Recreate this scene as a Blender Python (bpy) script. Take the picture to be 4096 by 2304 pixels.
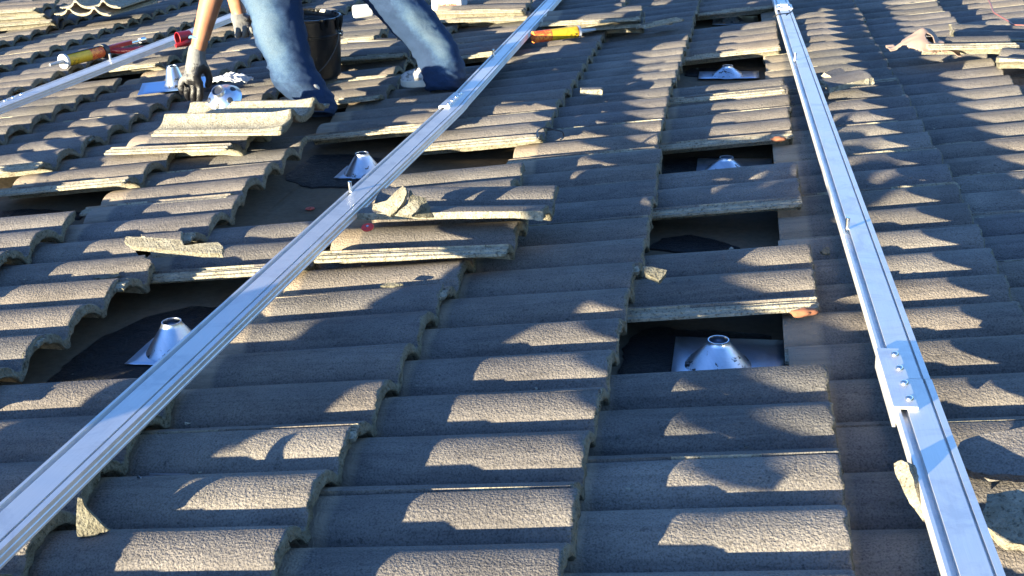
import bpy, bmesh, math, random
from mathutils import Vector, Matrix, noise
rnd = random.Random(7)
for o in list(bpy.data.objects): bpy.data.objects.remove(o)
SC = bpy.context.scene; COL = SC.collection
R_ = math.radians
# ------------------------------------------------------------------ frame of the roof, camera, sky, sun
# Everything is laid out on the roof plane (x down the slope, y along the courses, z off the roof)
# and the whole roof is then pitched by PITCH about y.
PITCH = R_(15)
M = Matrix.Rotation(PITCH, 4, 'Y')
F = 4700.0
CP = Vector((0.5707, -1.2424, 0.8831))
CR = (Matrix.Rotation(0.1821,3,'Z') @ Matrix.Rotation(0.049,3,'Y') @ Matrix.Rotation(1.1885,3,'X'))
cam = bpy.data.cameras.new('camera'); co = bpy.data.objects.new('camera', cam); COL.objects.link(co)
cam.sensor_width = 36; cam.lens = 36*F/4096; cam.clip_start = .02; cam.clip_end = 500
co.matrix_world = M @ (Matrix.Translation(CP) @ CR.to_4x4())
SC.camera = co
SUN_AZ, SUN_EL = R_(40), R_(5.15)
to_sun = M.to_3x3() @ Vector((-math.sin(SUN_AZ)*math.cos(SUN_EL), -math.cos(SUN_AZ)*math.cos(SUN_EL), math.sin(SUN_EL)))
w = bpy.data.worlds.new('World'); SC.world = w; w.use_nodes = True
nt = w.node_tree; bg = nt.nodes['Background']; sky = nt.nodes.new('ShaderNodeTexSky')
sky.sky_type = 'NISHITA'; sky.sun_disc = False
sky.sun_elevation = math.asin(to_sun.z); sky.sun_rotation = math.atan2(to_sun.x, to_sun.y)
sky.air_density = 1.0; sky.dust_density = .5; sky.ozone_density = 2.0
tint = nt.nodes.new('ShaderNodeMix'); tint.data_type = 'RGBA'; tint.blend_type = 'MULTIPLY'; tint.inputs[0].default_value = 1
nt.links.new(sky.outputs[0], tint.inputs[6]); tint.inputs[7].default_value = (.50, .72, 1.04, 1)      # the phone's daylight white balance
nt.links.new(tint.outputs[2], bg.inputs[0]); bg.inputs[1].default_value = .078
sl = bpy.data.lights.new('sun', 'SUN'); so = bpy.data.objects.new('sun', sl); COL.objects.link(so)
sl.energy = 5; sl.angle = R_(.5); sl.color = (1, .87, .60)
so.rotation_euler = to_sun.to_track_quat('Z', 'Y').to_euler()
SC.render.engine = 'CYCLES'
SC.view_settings.view_transform = 'Standard'; SC.view_settings.look = 'None'
SC.view_settings.exposure = 2.42; SC.view_settings.gamma = 1

def up(x, y, z=0.0):                 # point of the plane z seen at photo pixel x, y
    d = CR @ Vector(((x-2048)/F, (1152-y)/F, -1)); t = (z-CP.z)/d.z
    return CP + d*t
def pr(W):
    V = CR.transposed() @ (Vector(W)-CP)
    return (2048+F*V.x/-V.z, 1152-F*V.y/-V.z)
def zat(X, Y, ypx):                  # height above (X, Y) seen at row ypx
    a, b = -.3, 1.6
    for _ in range(50):
        m = (a+b)/2
        if pr((X, Y, m))[1] > ypx: a = m
        else: b = m
    return a
def atdepth(x, y, ref):              # pixel at the same camera depth as the point ref
    dp = -(CR.transposed() @ (Vector(ref)-CP)).z
    return CP + CR @ Vector(((x-2048)/F*dp, (1152-y)/F*dp, -dp))

# ------------------------------------------------------------------ materials
def mat(name, base=(.3,.3,.3), rough=.8, metal=0.0, spec=.5):
    m = bpy.data.materials.new(name); m.use_nodes = True; b = m.node_tree.nodes['Principled BSDF']
    b.inputs['Base Color'].default_value = (*base, 1); b.inputs['Roughness'].default_value = rough
    b.inputs['Metallic'].default_value = metal; b.inputs['Specular IOR Level'].default_value = spec
    return m
def N(m, t, **k):
    n = m.node_tree.nodes.new(t)
    for a, v in k.items(): setattr(n, a, v)
    return n
def L(m, a, b): m.node_tree.links.new(a, b)
def noise_tex(m, co, scale, detail=4, rough=.6, dist=0):
    n = N(m, 'ShaderNodeTexNoise'); n.inputs['Scale'].default_value = scale; n.inputs['Detail'].default_value = detail
    n.inputs['Roughness'].default_value = rough; n.inputs['Distortion'].default_value = dist
    if co is not None: L(m, co, n.inputs['Vector'])
    return n
def ramp(m, fac, stops, interp='LINEAR'):
    r = N(m, 'ShaderNodeValToRGB'); r.color_ramp.interpolation = interp
    while len(r.color_ramp.elements) > 1: r.color_ramp.elements.remove(r.color_ramp.elements[0])
    r.color_ramp.elements[0].position = stops[0][0]; c = stops[0][1]; r.color_ramp.elements[0].color = (*c, 1) if len(c) == 3 else c
    for p, c in stops[1:]:
        e = r.color_ramp.elements.new(p); e.color = (*c, 1)
    L(m, fac, r.inputs['Fac']); return r
def mix(m, fac, a, b, mode='MIX'):
    n = N(m, 'ShaderNodeMix', data_type='RGBA', blend_type=mode)
    for s, v in (('A', a), ('B', b)):
        i = [q for q in n.inputs if q.name == s and q.type == 'RGBA'][0]
        if isinstance(v, tuple): i.default_value = (*v, 1)
        else: L(m, v, i)
    if isinstance(fac, (int, float)): n.inputs[0].default_value = fac
    else: L(m, fac, n.inputs[0])
    return [q for q in n.outputs if q.type == 'RGBA'][0]
def math_n(m, op, a, b=None, c=None):
    n = N(m, 'ShaderNodeMath', operation=op)
    for i, v in enumerate((a, b, c)):
        if v is None: continue
        if isinstance(v, (int, float)): n.inputs[i].default_value = v
        else: L(m, v, n.inputs[i])
    return n.outputs[0]
def bump(m, h, strength=.5, dist=.002, prev=None):
    b = N(m, 'ShaderNodeBump'); b.inputs['Strength'].default_value = strength; b.inputs['Distance'].default_value = dist
    L(m, h, b.inputs['Height'])
    if prev is not None: L(m, prev, b.inputs['Normal'])
    return b.outputs[0]
def P(m): return m.node_tree.nodes['Principled BSDF']

def tile_material(name, coated=True, dark=False):
    m = mat(name, rough=.88, spec=.25); tc = N(m, 'ShaderNodeTexCoord'); oi = N(m, 'ShaderNodeObjectInfo')
    va = N(m, 'ShaderNodeVectorMath', operation='ADD'); cx = N(m, 'ShaderNodeCombineXYZ')
    r10 = math_n(m, 'MULTIPLY', oi.outputs['Random'], 37.0)
    for k in (0, 1, 2): L(m, r10, cx.inputs[k])
    L(m, tc.outputs['Object'], va.inputs[0]); L(m, cx.outputs[0], va.inputs[1]); v = va.outputs[0]
    big = noise_tex(m, v, 7, 5, .6); mid = noise_tex(m, v, 45, 4, .65); fine = noise_tex(m, v, 330, 3, .6)
    if coated:
        c = ramp(m, big.outputs[0], [(.3, (.106,.098,.093)), (.55, (.158,.146,.136)), (.75, (.208,.193,.175))]).outputs[0]
        c = mix(m, math_n(m, 'MULTIPLY', mid.outputs[0], .55), c, (.19,.177,.158))
        sp = ramp(m, fine.outputs[0], [(.36, (.30,.30,.30)), (.5, (1,1,1)), (.72, (1.35,1.35,1.35))])
        c = mix(m, .55, c, sp.outputs[0], 'MULTIPLY')
        pit = noise_tex(m, v, 130, 2, .5); pr_ = ramp(m, pit.outputs[0], [(.28, (.35,.35,.35)), (.36, (1,1,1))])
        c = mix(m, .6, c, pr_.outputs[0], 'MULTIPLY')
        scf = noise_tex(m, v, 60, 6, .75, 2.5); s2 = ramp(m, scf.outputs[0], [(.68, (0,0,0)), (.74, (1,1,1))])
        c = mix(m, math_n(m, 'MULTIPLY', s2.outputs[0], .35), c, (.36,.34,.31))
        sep = N(m, 'ShaderNodeSeparateXYZ'); L(m, tc.outputs['Object'], sep.inputs[0])
        nx = math_n(m, 'MULTIPLY_ADD', big.outputs[0], .03, sep.outputs[0])
        hd = N(m, 'ShaderNodeMapRange'); hd.inputs[1].default_value = -.338; hd.inputs[2].default_value = -.352
        L(m, nx, hd.inputs[0])
        c = mix(m, math_n(m, 'MULTIPLY', hd.outputs[0], .85), c, (.30,.25,.19))
        tone = ramp(m, oi.outputs['Random'], [(0, (.66,.69,.73)), (.2, (1.02,.96,.92)), (.4, (.80,.81,.85)), (.6, (1.12,1.04,.97)), (.8, (.88,.87,.92)), (1, (1.22,1.20,1.17))])
        c = mix(m, 1, c, tone.outputs[0], 'MULTIPLY')
    else:
        c = ramp(m, mid.outputs[0], [(.3, (.21,.185,.14)), (.5, (.29,.265,.205)), (.7, (.36,.335,.27))]).outputs[0]
        sp = ramp(m, noise_tex(m, v, 170, 3, .6).outputs[0], [(.33, (.25,.24,.22)), (.47, (1,1,1))])
        c = mix(m, .8, c, sp.outputs[0], 'MULTIPLY')
    if coated:
        mp = N(m, 'ShaderNodeMapping'); mp.inputs['Scale'].default_value = (1.2, 9, 9); L(m, v, mp.inputs[0])
        stn = ramp(m, noise_tex(m, mp.outputs[0], 3.5, 6, .7, 1.5).outputs[0], [(.34, (.50,.51,.54)), (.5, (1,1,1)), (.68, (1.25,1.22,1.16))])
        c = mix(m, .5, c, stn.outputs[0], 'MULTIPLY')
        lic = ramp(m, noise_tex(m, v, 22, 7, .8, 1).outputs[0], [(.70, (0,0,0)), (.735, (1,1,1))])
        c = mix(m, math_n(m, 'MULTIPLY', lic.outputs[0], .5), c, (.40,.39,.36))
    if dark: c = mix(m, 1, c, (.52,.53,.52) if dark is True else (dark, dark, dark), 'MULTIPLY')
    L(m, c, P(m).inputs['Base Color'])
    b0 = bump(m, mid.outputs[0], .5, .004)
    g = noise_tex(m, v, 240, 3, .55)
    b1 = bump(m, g.outputs[0], 1.0, .0032 if coated else .004, b0)
    L(m, b1, P(m).inputs['Normal'])
    return m
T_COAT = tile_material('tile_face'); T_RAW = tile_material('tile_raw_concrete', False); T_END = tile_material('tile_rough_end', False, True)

def metal_material(name, base=(.72,.74,.77), rough=.36, brush=(1,60,60), scratch=True):
    m = mat(name, base, rough, 1.0); tc = N(m, 'ShaderNodeTexCoord'); mp = N(m, 'ShaderNodeMapping')
    mp.inputs['Scale'].default_value = brush; L(m, tc.outputs['Object'], mp.inputs[0])
    n1 = noise_tex(m, mp.outputs[0], 12, 4, .6); n2 = noise_tex(m, tc.outputs['Object'], 14, 5, .65)
    r = N(m, 'ShaderNodeMapRange'); r.inputs[3].default_value = rough-.1; r.inputs[4].default_value = rough+.16
    L(m, n2.outputs[0], r.inputs[0]); L(m, r.outputs[0], P(m).inputs['Roughness'])
    c = ramp(m, n1.outputs[0], [(.3, tuple(x*.93 for x in base)), (.7, base)]).outputs[0]
    sm = noise_tex(m, tc.outputs['Object'], 9, 6, .7, 1); c = mix(m, .6, c, ramp(m, sm.outputs[0], [(.38, (.72,.74,.78)), (.52, (1,1,1))]).outputs[0], 'MULTIPLY')
    if scratch:
        n3 = noise_tex(m, tc.outputs['Object'], 35, 7, .8, 3); s = ramp(m, n3.outputs[0], [(.63, (0,0,0)), (.70, (1,1,1))])
        c = mix(m, math_n(m, 'MULTIPLY', s.outputs[0], .7), c, (.20,.22,.26))
    L(m, c, P(m).inputs['Base Color'])
    L(m, bump(m, n1.outputs[0], .12, .001), P(m).inputs['Normal'])
    return m
ALU = metal_material('aluminium', (.74,.73,.72), .44, (40,1.5,40)); P(ALU).inputs['Metallic'].default_value = .70
GALV = metal_material('galvanised_steel', (.62,.68,.76), .30, (8,8,70))
STEEL = mat('bolt_steel', (.75,.74,.70), .22, 1.0)

# ------------------------------------------------------------------ mesh building
class MB:
    def __init__(s): s.v = []; s.f = []; s.m = []
    def add(s, vs, fs, mi=0):
        o = len(s.v); s.v += [tuple(p) for p in vs]; s.f += [tuple(i+o for i in f) for f in fs]; s.m += [mi]*len(fs)
    def loops(s, rings, cap=True, close=True, mi=0, capmi=None):
        n = len(rings[0]); vs = [p for r in rings for p in r]; fs = []
        for a in range(len(rings)-1):
            for b in range(n if close else n-1):
                c = (b+1) % n; fs.append((a*n+b, a*n+c, (a+1)*n+c, (a+1)*n+b))
        s.add(vs, fs, mi)
        if cap:
            o = len(s.v)-len(vs)
            s.f.append(tuple(o+i for i in reversed(range(n)))); s.m.append(mi if capmi is None else capmi)
            s.f.append(tuple(o+(len(rings)-1)*n+i for i in range(n))); s.m.append(mi if capmi is None else capmi)
    def box(s, lo, hi, mat4=None, mi=0):
        (a,b,c),(d,e,f) = lo, hi
        vs = [Vector(p) for p in ((a,b,c),(d,b,c),(d,e,c),(a,e,c),(a,b,f),(d,b,f),(d,e,f),(a,e,f))]
        if mat4 is not None: vs = [mat4 @ p for p in vs]
        s.add(vs, [(0,3,2,1),(4,5,6,7),(0,1,5,4),(1,2,6,5),(2,3,7,6),(3,0,4,7)], mi)
    def lathe(s, prof, n=32, mat4=None, mi=0, cap=False):
        rings = []
        for r, z in prof:
            ring = [Vector((r*math.cos(2*math.pi*k/n), r*math.sin(2*math.pi*k/n), z)) for k in range(n)]
            rings.append([mat4 @ p for p in ring] if mat4 is not None else ring)
        s.loops(rings, cap, True, mi)
    def tube(s, pts, rad, n=12, cap=True, mi=0, flat=None):
        pts = [Vector(p) for p in pts]; rings = []; up_ = Vector((0,0,1)); prev = None
        for i, p in enumerate(pts):
            t = (pts[min(i+1, len(pts)-1)]-pts[max(i-1, 0)]).normalized()
            if prev is None: a = t.cross(up_); a = t.cross(Vector((1,0,0))) if a.length < .05 else a
            else: a = prev-t*prev.dot(t)
            a.normalize(); prev = a; b = t.cross(a)
            r = rad[i] if isinstance(rad, (list, tuple)) else rad
            rings.append([p+a*(r*math.cos(2*math.pi*k/n))+b*(r*math.sin(2*math.pi*k/n)*(flat or 1)) for k in range(n)])
        s.loops(rings, cap, True, mi)
    def prism(s, outline, z0, z1, mat4=None, mi=0):
        lo = [Vector((x, y, z0)) for x, y in outline]; hi = [Vector((x, y, z1)) for x, y in outline]
        if mat4 is not None: lo = [mat4 @ p for p in lo]; hi = [mat4 @ p for p in hi]
        s.loops([lo, hi], True, True, mi)
    def mesh(s, name, mats, smooth=True, angle=40, bevel=0):
        me = bpy.data.meshes.new(name); me.from_pydata(s.v, [], s.f)
        for m in (mats if isinstance(mats, (list, tuple)) else [mats]): me.materials.append(m)
        for p, i in zip(me.polygons, s.m): p.material_index = i
        bm = bmesh.new(); bm.from_mesh(me); bmesh.ops.recalc_face_normals(bm, faces=bm.faces)
        for e in bm.edges:
            e.smooth = not (len(e.link_faces) == 2 and e.calc_face_angle(0) > R_(angle))
        for f in bm.faces: f.smooth = smooth
        if bevel:
            es = [e for e in bm.edges if not e.smooth]
            bmesh.ops.bevel(bm, geom=es, offset=bevel, segments=2, affect='EDGES', profile=.6)
            for f in bm.faces: f.smooth = smooth
        bm.to_mesh(me); bm.free(); return me
def tag(o, label=None, cat=None, group=None, kind=None):
    if label: o['label'] = label
    if cat: o['category'] = cat
    if group: o['group'] = group
    if kind: o['kind'] = kind
    return o
def obj(name, me, parent=None, loc=None):
    o = bpy.data.objects.new(name, me); COL.objects.link(o)
    if parent is not None: o.parent = parent
    if loc is not None: o.location = loc
    return o
def empty(name, loc=(0,0,0), rot=(0,0,0)):
    o = bpy.data.objects.new(name, None); COL.objects.link(o); o.location = loc; o.rotation_euler = rot; o.empty_display_size = .05
    return o

# ------------------------------------------------------------------ deck under the tiles
EX = .3648; PI_ = .15; H = .033; TH = .015; STEP = .035; TILT = STEP/EX; DECK = -.100
def deck_material():
    m = mat('roofing_felt', rough=.85, spec=.2); tc = N(m, 'ShaderNodeTexCoord'); v = tc.outputs['Object']
    a = noise_tex(m, v, 3, 5, .6); b = noise_tex(m, v, 60, 4, .6)
    c = ramp(m, a.outputs[0], [(.3, (.07,.056,.038)), (.6, (.125,.10,.070)), (.8, (.19,.155,.11))]).outputs[0]
    c = mix(m, .4, c, ramp(m, b.outputs[0], [(.35, (.6,.6,.6)), (.6, (1.1,1.1,1.1))]).outputs[0], 'MULTIPLY')
    L(m, c, P(m).inputs['Base Color']); L(m, bump(m, b.outputs[0], .4, .003), P(m).inputs['Normal']); return m
FELT = deck_material()
mb = MB()
for k in range(8):
    x0 = -4.4+k*.92
    g = []
    nx, ny = 6, 90
    for ix in range(nx+1):
        for iy in range(ny+1):
            x = x0+ix/nx*.94; y = -.8+iy/ny*7.2
            g.append((x, y, DECK+.004*(k % 2)*0+ (0.0022 if ix >= nx-1 else 0)+.0022*noise.noise(Vector((x*3, y*3, k)))+k*.0002))
    fs = [(a*(ny+1)+b, (a+1)*(ny+1)+b, (a+1)*(ny+1)+b+1, a*(ny+1)+b+1) for a in range(nx) for b in range(ny)]
    mb.add(g, fs)
tag(obj('roof_deck', mb.mesh('roof_deck', FELT)), kind='structure')

# ------------------------------------------------------------------ concrete tiles
def zprof(y):                        # y measured from the first crest
    u = (y+PI_/2) % PI_ - PI_/2; q = abs(u)/.0665
    a = H*(1-q**2.15)**.62 if q < 1 else -.01
    k = .0035
    return (math.log(math.exp(a/k)+math.exp((.001+.0015*math.cos(2*math.pi*u/PI_))/k))*k) - H
def top_z(y):
    z = zprof(y)
    if y < -.131:
        z -= .0085
        if -.143 < y < -.138 or -.155 < y < -.149: z += .004
    return z
def bot_z(y, nb):
    e = (nb-1)*PI_
    return zprof(y)-(.0075 if y > e+.004 else TH)
def tile_bm(seed, nb=2, length=.43, rough_butt=1.0):
    e = (nb-1)*PI_+.016; y0 = -.166
    ys = []
    y = y0
    while y < e-1e-6:
        ys.append(y); y += .0028 if y < -.125 else .0068
    ys.append(e)
    xs = [-length, -length+.003, -length+.008]+[-length+.008+(length-.03)*k/9 for k in range(1, 10)]+[-.016, -.010, -.006, -.003, -.001, 0]
    rings = []
    for x in xs:
        ring = []
        d = -x; hd = x+length
        sh = 1.0
        if d < .007: sh = .62+.38*math.sqrt(max(0, 1-((.007-d)/.007)**2))
        if hd < .005: sh = .8+.2*hd/.005
        def pt(y, top):
            zt = top_z(y); zb = bot_z(y, nb)-.0085*max(0, 1-d/.035)**.5*(1 if y > -.131 else 0); c = (zt+zb)/2; h = (zt-zb)/2*sh
            z = c+h if top else c-h
            q = Vector((seed*13.1+y*38, z*60, seed*3.7)); xx = x
            if d < .02:
                f = (1-d/.02)
                a = noise.noise(q)*.0045+noise.noise(q*3.1)*.003+noise.noise(q*8)*.0016
                xx += a*f*rough_butt; z += noise.noise(q*2.3+Vector((x*300, 5, 1)))*.0022*f*rough_butt
            z += noise.noise(Vector((x*9, y*9, seed)))*.0009
            yy = y+noise.noise(Vector((x*12, z*10, seed+9)))*.0006
            return Vector((xx, yy, z))
        for y in ys: ring.append(pt(y, True))
        for y in reversed(ys): ring.append(pt(y, False))
        rings.append(ring)
    mb = MB(); mb.loops(rings, True, True, 0, 1)
    n = len(ys); bm = bmesh.new(); vs = [bm.verts.new(p) for p in mb.v]; 
    for f, mi in zip(mb.f, mb.m):
        face = bm.faces.new([vs[i] for i in f]); face.material_index = mi
    bmesh.ops.recalc_face_normals(bm, faces=bm.faces)
    for f in bm.faces:
        f.smooth = True; c = f.calc_center_median(); nr = f.normal
        if nr.z < .15 or c.y < -.131: f.material_index = 1
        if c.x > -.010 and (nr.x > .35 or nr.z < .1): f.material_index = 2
    return bm
def finish(bm, name, mats, angle=50):
    for e in bm.edges:
        e.smooth = not (len(e.link_faces) == 2 and e.calc_face_angle(0) > R_(angle))
    me = bpy.data.meshes.new(name); bm.to_mesh(me); bm.free()
    for m in mats: me.materials.append(m)
    return me
TILE = [finish(tile_bm(s), 'concrete_tile', (T_COAT, T_RAW, T_END)) for s in range(7)]

ME = {}                              # butt corners read off the photograph: (course, barrel) -> pixel
def put(i, j0, pts):
    for k, p in enumerate(pts):
        if p: ME[(i, j0+k)] = p
put(0, 0, [(1159,2147),(1286,1912),(1399,1725),(1537,1537),(1609,1401),(1697,1261),(1797,1145),(1858,1043),(1902,971)])
put(1, 0, [(2266,2216),(2299,1990),(2374,1755),(2396,1581),(2448,1421),(2476,1288),(2514,1164),(2539,1065),(2570,963),(2597,881),(2611,797),(2625,720),(2625,660),(2636,599),(2644,538),(2652,486),(2666,433),(2675,392),(2686,350),(2691,315)])
put(2, 1, [(3408,2062),(3378,1849),(3345,1631),(3320,1481),None,None,(3270,1081),(3254,990),None,None,(3207,718),(3193,657),None,None,(3162,480),(3154,430),(3149,386),(3146,342),(3127,315)])
put(3, 7, [(4065,1131),(3980,1004),(3933,916),(3872,822),(3828,742),(3792,665),(3753,602),(3717,535),(3684,480),(3665,428),(3635,386),(3610,340)])
OFF = []
for (i, j), p in ME.items():
    w_ = up(*p); OFF.append((i*EX, j*PI_, w_.x-i*EX, w_.y-j*PI_))
OFF = [o for o in OFF if not (abs(o[0]-3*EX) < .01 and o[1] < 1.1)]+[(3*EX, j*PI_, 0, -.018) for j in range(-2, 8)]
def offset(X, Y):
    sw = sx = sy = 0; dm = 9
    for a, b, dx, dy in OFF:
        d2 = (a-X)**2+(b-Y)**2; dm = min(dm, d2); q = 1/(d2+.0008)**2; sw += q; sx += q*dx; sy += q*dy
    f = 1/(1+dm/.25); return sx/sw*f, sy/sw*f
CUSTOM = {}
ORD = ['', 'first', 'second', 'third', 'fourth', 'fifth', 'sixth', 'seventh', 'eighth', 'ninth', 'tenth', 'eleventh', 'twelfth', 'thirteenth', 'fourteenth', 'fifteenth', 'sixteenth', 'seventeenth', 'eighteenth', 'nineteenth', 'twentieth', 'twenty-first', 'twenty-second', 'twenty-third', 'twenty-fourth']
# course -> first barrel parity, missing barrels
COLS = {-6: (0, []), -5: (1, [(21,22),(29,30)]), -4: (1, [(11,12)]), -3: (0, [(10,11),(24,25)]), -2: (1, [(7,8),(15,18)]), -1: (0, [(4,7),(10,15),(21,23)]),
        0: (1, [(13,14)]), 1: (0, []), 2: (1, [(5,6),(9,10),(13,14),(20,23),(31,32)]), 3: (0, []), 4: (1, []), 5: (0, []), 6: (1, [])}
NUDGE = {(-1,8): (0,-.03), (0,9): (.0,-.01), (-2,19): (.06,-.03), (3,18): (.0, .0), (-2,9): (.03,0)}
LISTS = {2: [-3,-1,1,3,7,11,15,17,(19,'h'),24,26,31,33,35,37]}
HALF = finish(tile_bm(31, 1), 'cut_tile', (T_COAT, T_RAW, T_END))
NT = 0
for i in range(-11, 7):
    par, miss = COLS.get(i, (i % 2, [])); j = -4+((par+4) % 2); seen = 0; todo = LISTS.get(i)
    if todo: miss = []; j = todo.pop(0)
    while (j[0] if isinstance(j, tuple) else j) < 40:
        half = isinstance(j, tuple); j = j[0] if half else j
        X, Y = i*EX, j*PI_; dx, dy = offset(X, Y+PI_/2); X += dx; Y += dy
        nd = NUDGE.get((i, j), (0, 0)); X += nd[0]; Y += nd[1]
        sv = [pr((X-a, Y+b, 0)) for a in (0, .2, .4) for b in (-.15, .16)]
        vis = any(-170 < p[0] < 4270 and -70 < p[1] < 2500 for p in sv)
        hole = any(a-.01 <= j+.5 <= b for a, b in miss)
        if vis and not hole:
            seen += 1; NT += 1
            o = obj('concrete_tile', HALF if half else TILE[rnd.randrange(7)], None, (X+rnd.uniform(-.006, .006), Y, rnd.uniform(0, .002)))
            o.rotation_euler = (rnd.uniform(-.008, .008), -math.atan(TILT)+rnd.uniform(-.006, .006), rnd.uniform(-.008, .008))
            if (i, j) == (-2, 7): bpy.data.objects.remove(o); j += 2; seen -= 1; continue
            cd = '%s course left of right rail' % ORD[3-i] if i <= 2 else ('course under the right rail' if i == 3 else '%s course right of right rail' % ORD[i-3])
            tag(o, '%s roof tile from the frame edge in the %s' % (ORD[seen], cd), 'roof tile', 'grey concrete tiles laid in courses')
        if todo is None: j += 2
        else: j = todo.pop(0) if todo else 99
print('TILES', NT)

def loose(p, rz, label, me=None, flip=False, rx=0, ry=0, name='loose_tile', group=None):
    o = obj(name, me or TILE[rnd.randrange(7)]); e = Matrix.Rotation(R_(rz), 4, 'Z') @ Matrix.Rotation(R_(ry), 4, 'Y') @ Matrix.Rotation(R_(rx), 4, 'X')
    if flip: e = e @ Matrix.Rotation(math.pi, 4, 'X')
    o.matrix_basis = Matrix.Translation(p) @ e; tag(o, label, 'roof tile', group); return o
def piece_me(name, cuts, seed=5, nb=2, jag=.004):
    bm = tile_bm(seed, nb)
    for (cx, cy), (nx, ny) in cuts:
        g = bm.verts[:]+bm.edges[:]+bm.faces[:]
        bmesh.ops.bisect_plane(bm, geom=g, plane_co=(cx, cy, 0), plane_no=(nx, ny, .12), clear_outer=True)
        es = [e for e in bm.edges if e.is_boundary]
        r = bmesh.ops.triangle_fill(bm, edges=es, use_beauty=True)
        for f in r['geom']:
            if isinstance(f, bmesh.types.BMFace): f.material_index = 1; f.smooth = False
        for v in bm.verts:
            if any(e.is_boundary for e in v.link_edges) or abs((v.co.x-cx)*nx+(v.co.y-cy)*ny+v.co.z*.12) < .0008:
                v.co += Vector((nx, ny, 0))*noise.noise(v.co*55+Vector((seed, 0, 0)))*jag*1.6
    bmesh.ops.recalc_face_normals(bm, faces=bm.faces)
    c = sum((v.co for v in bm.verts), Vector())/len(bm.verts)
    bmesh.ops.translate(bm, verts=bm.verts, vec=-c)
    return finish(bm, name, (T_COAT, T_RAW, T_END)), c
T_GREY = tile_material('broken_concrete_grey', False, True); T_MIDG = tile_material('broken_concrete_pale', False, .75)
D_ = lambda x, y: (x*1.59, y*1.59)
ON = H+TH+.001
ta = -math.degrees(math.atan(TILT))
# --- stack beside the worker
q = up(*D_(640, 322), ON); loose((q.x, q.y, ON-.01), -8, 'loose tile at the bottom of the pair stacked in front of the worker', ry=-4)
q = up(*D_(745, 292), .09); loose((q.x+.02, q.y+.03, .066), -6, 'upside down pale tile lying beside the silver vent collar', flip=True, ry=-2)
# --- stack by the middle rail
q = up(*D_(1300, 580), .03); loose((q.x, q.y+.03, .036), 0, 'loose tile laid over its course below the broken tile right of the middle rail', ry=ta*.6)
me, c = piece_me('broken_tile', [((0, -.02), (0, -1))], 6); q = up(*D_(1385, 535), .07)
loose((q.x-.18, q.y+.07, .062), -2, 'tile with its lit front edge broken off lying on another tile', me, ry=-2, name='broken_tile')
def slab(outline, base, nrm, th, label, m=None, bulge=0.0, ax=(1, 0), name='tile_shard', cat='tile shard', jag=.0022, seed=1):
    """broken piece: outline seen at photo pixels, lying in the plane through base with normal nrm; curved about axis ax"""
    nrm = Vector(nrm).normalized(); base = Vector(base); pts = []
    for k in range(len(outline)):
        for s_ in range(4):
            x = outline[k][0]+(outline[(k+1) % len(outline)][0]-outline[k][0])*s_/4; y = outline[k][1]+(outline[(k+1) % len(outline)][1]-outline[k][1])*s_/4
            d = CR @ Vector(((x*1.59-2048)/F, (1152-y*1.59)/F, -1)); pts.append(CP+d*((base-CP).dot(nrm)/d.dot(nrm)))
    c = sum(pts, Vector())/len(pts); u = (pts[0]-c).normalized(); v = nrm.cross(u); L2 = [((p-c).dot(u), (p-c).dot(v)) for p in pts]
    L2 = [(x*(1+noise.noise(Vector((x*120, y*120, seed)))*.10), y*(1+noise.noise(Vector((x*120, y*120, seed+5)))*.10)) for x, y in L2]
    ca, sa = ax; mx = max(abs(x*ca+y*sa) for x, y in L2); rings = []
    def P3(x, y, h):
        t = (x*ca+y*sa)/mx; q = c+u*x+v*y+nrm*(h+bulge*(1-t*t)+noise.noise(Vector((x*30, y*30, seed)))*.003); return q
    for h, f in ((0, .96), (0, 1), (th, 1), (th, .96)): rings.append([P3(x*f, y*f, h) for x, y in L2])
    R2 = [[P3(x*f, y*f, h) for x, y in L2] for h, f in ((0,.05),(0,.4),(0,.75))]+rings+[[P3(x*f, y*f, h) for x, y in L2] for h, f in ((th,.75),(th,.4),(th,.05))]
    low = min(p.z for r in R2 for p in r); o_ = Vector((c.x, c.y, low)); mb = MB(); mb.loops([[p-o_ for p in r] for r in R2], True)
    return tag(obj(name, mb.mesh(name, m or T_GREY, angle=35), None, o_), label, cat)
T_GREY = tile_material('broken_concrete_grey', False, True); J = lambda *l: [((3500+.4168*x)/1.59, (1700+.4168*y)/1.59) for x, y in l]
slab(J((860,245),(1430,118),(1700,60),(1750,560),(1430,600),(1100,590),(900,545),(700,400)), up(3900, 1940, -.014), (-.10,-.30,1), .014, 'dark loose tile piece showing right of the lower right rail', T_COAT, .012, (.2,1), 'loose_tile_piece', 'roof tile')
slab(J((1080,785),(1430,708),(1700,650),(1750,1240),(1430,1255),(1240,1235),(1000,1000)), up(3980, 2120, -.010), (-.10,-.30,1), .014, 'pale upside down tile piece in the lower right corner', T_MIDG, .010, (.2,1), 'loose_tile_piece', 'roof tile')
slab(J((262,395),(350,370),(400,385),(470,560),(560,900),(545,960),(430,780),(370,650),(290,500)), up(3660, 1990, .010), (-.8,-.55,.55), .016, 'sunlit broken tile end sticking out from under the right rail', T_MIDG, .006)
K = lambda *l: [(817.6+.2604*x, 188.7+.2604*y) for x, y in l]
b_ = up(*D_(1010, 553), .066)
slab([(317,617),(328,605),(463,615),(468,629),(489,643),(549,620),(566,629),(566,652),(549,651),(513,650),(339,631)], up(*D_(450, 640), .022), (.03,-.55,1), .013, 'long curled edge shard bridging the gap left of the middle rail', T_MIDG, .004)
slab(K((650,1375),(500,1320),(495,1280),(600,1275),(690,1190),(740,1130),(775,1095),(812,1112),(830,1170),(800,1240),(710,1330)), b_, (-.25,-1,.75), .011, 'curved pale shard standing on end near the middle rail', T_MIDG, .010, (.8,.6))
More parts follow.
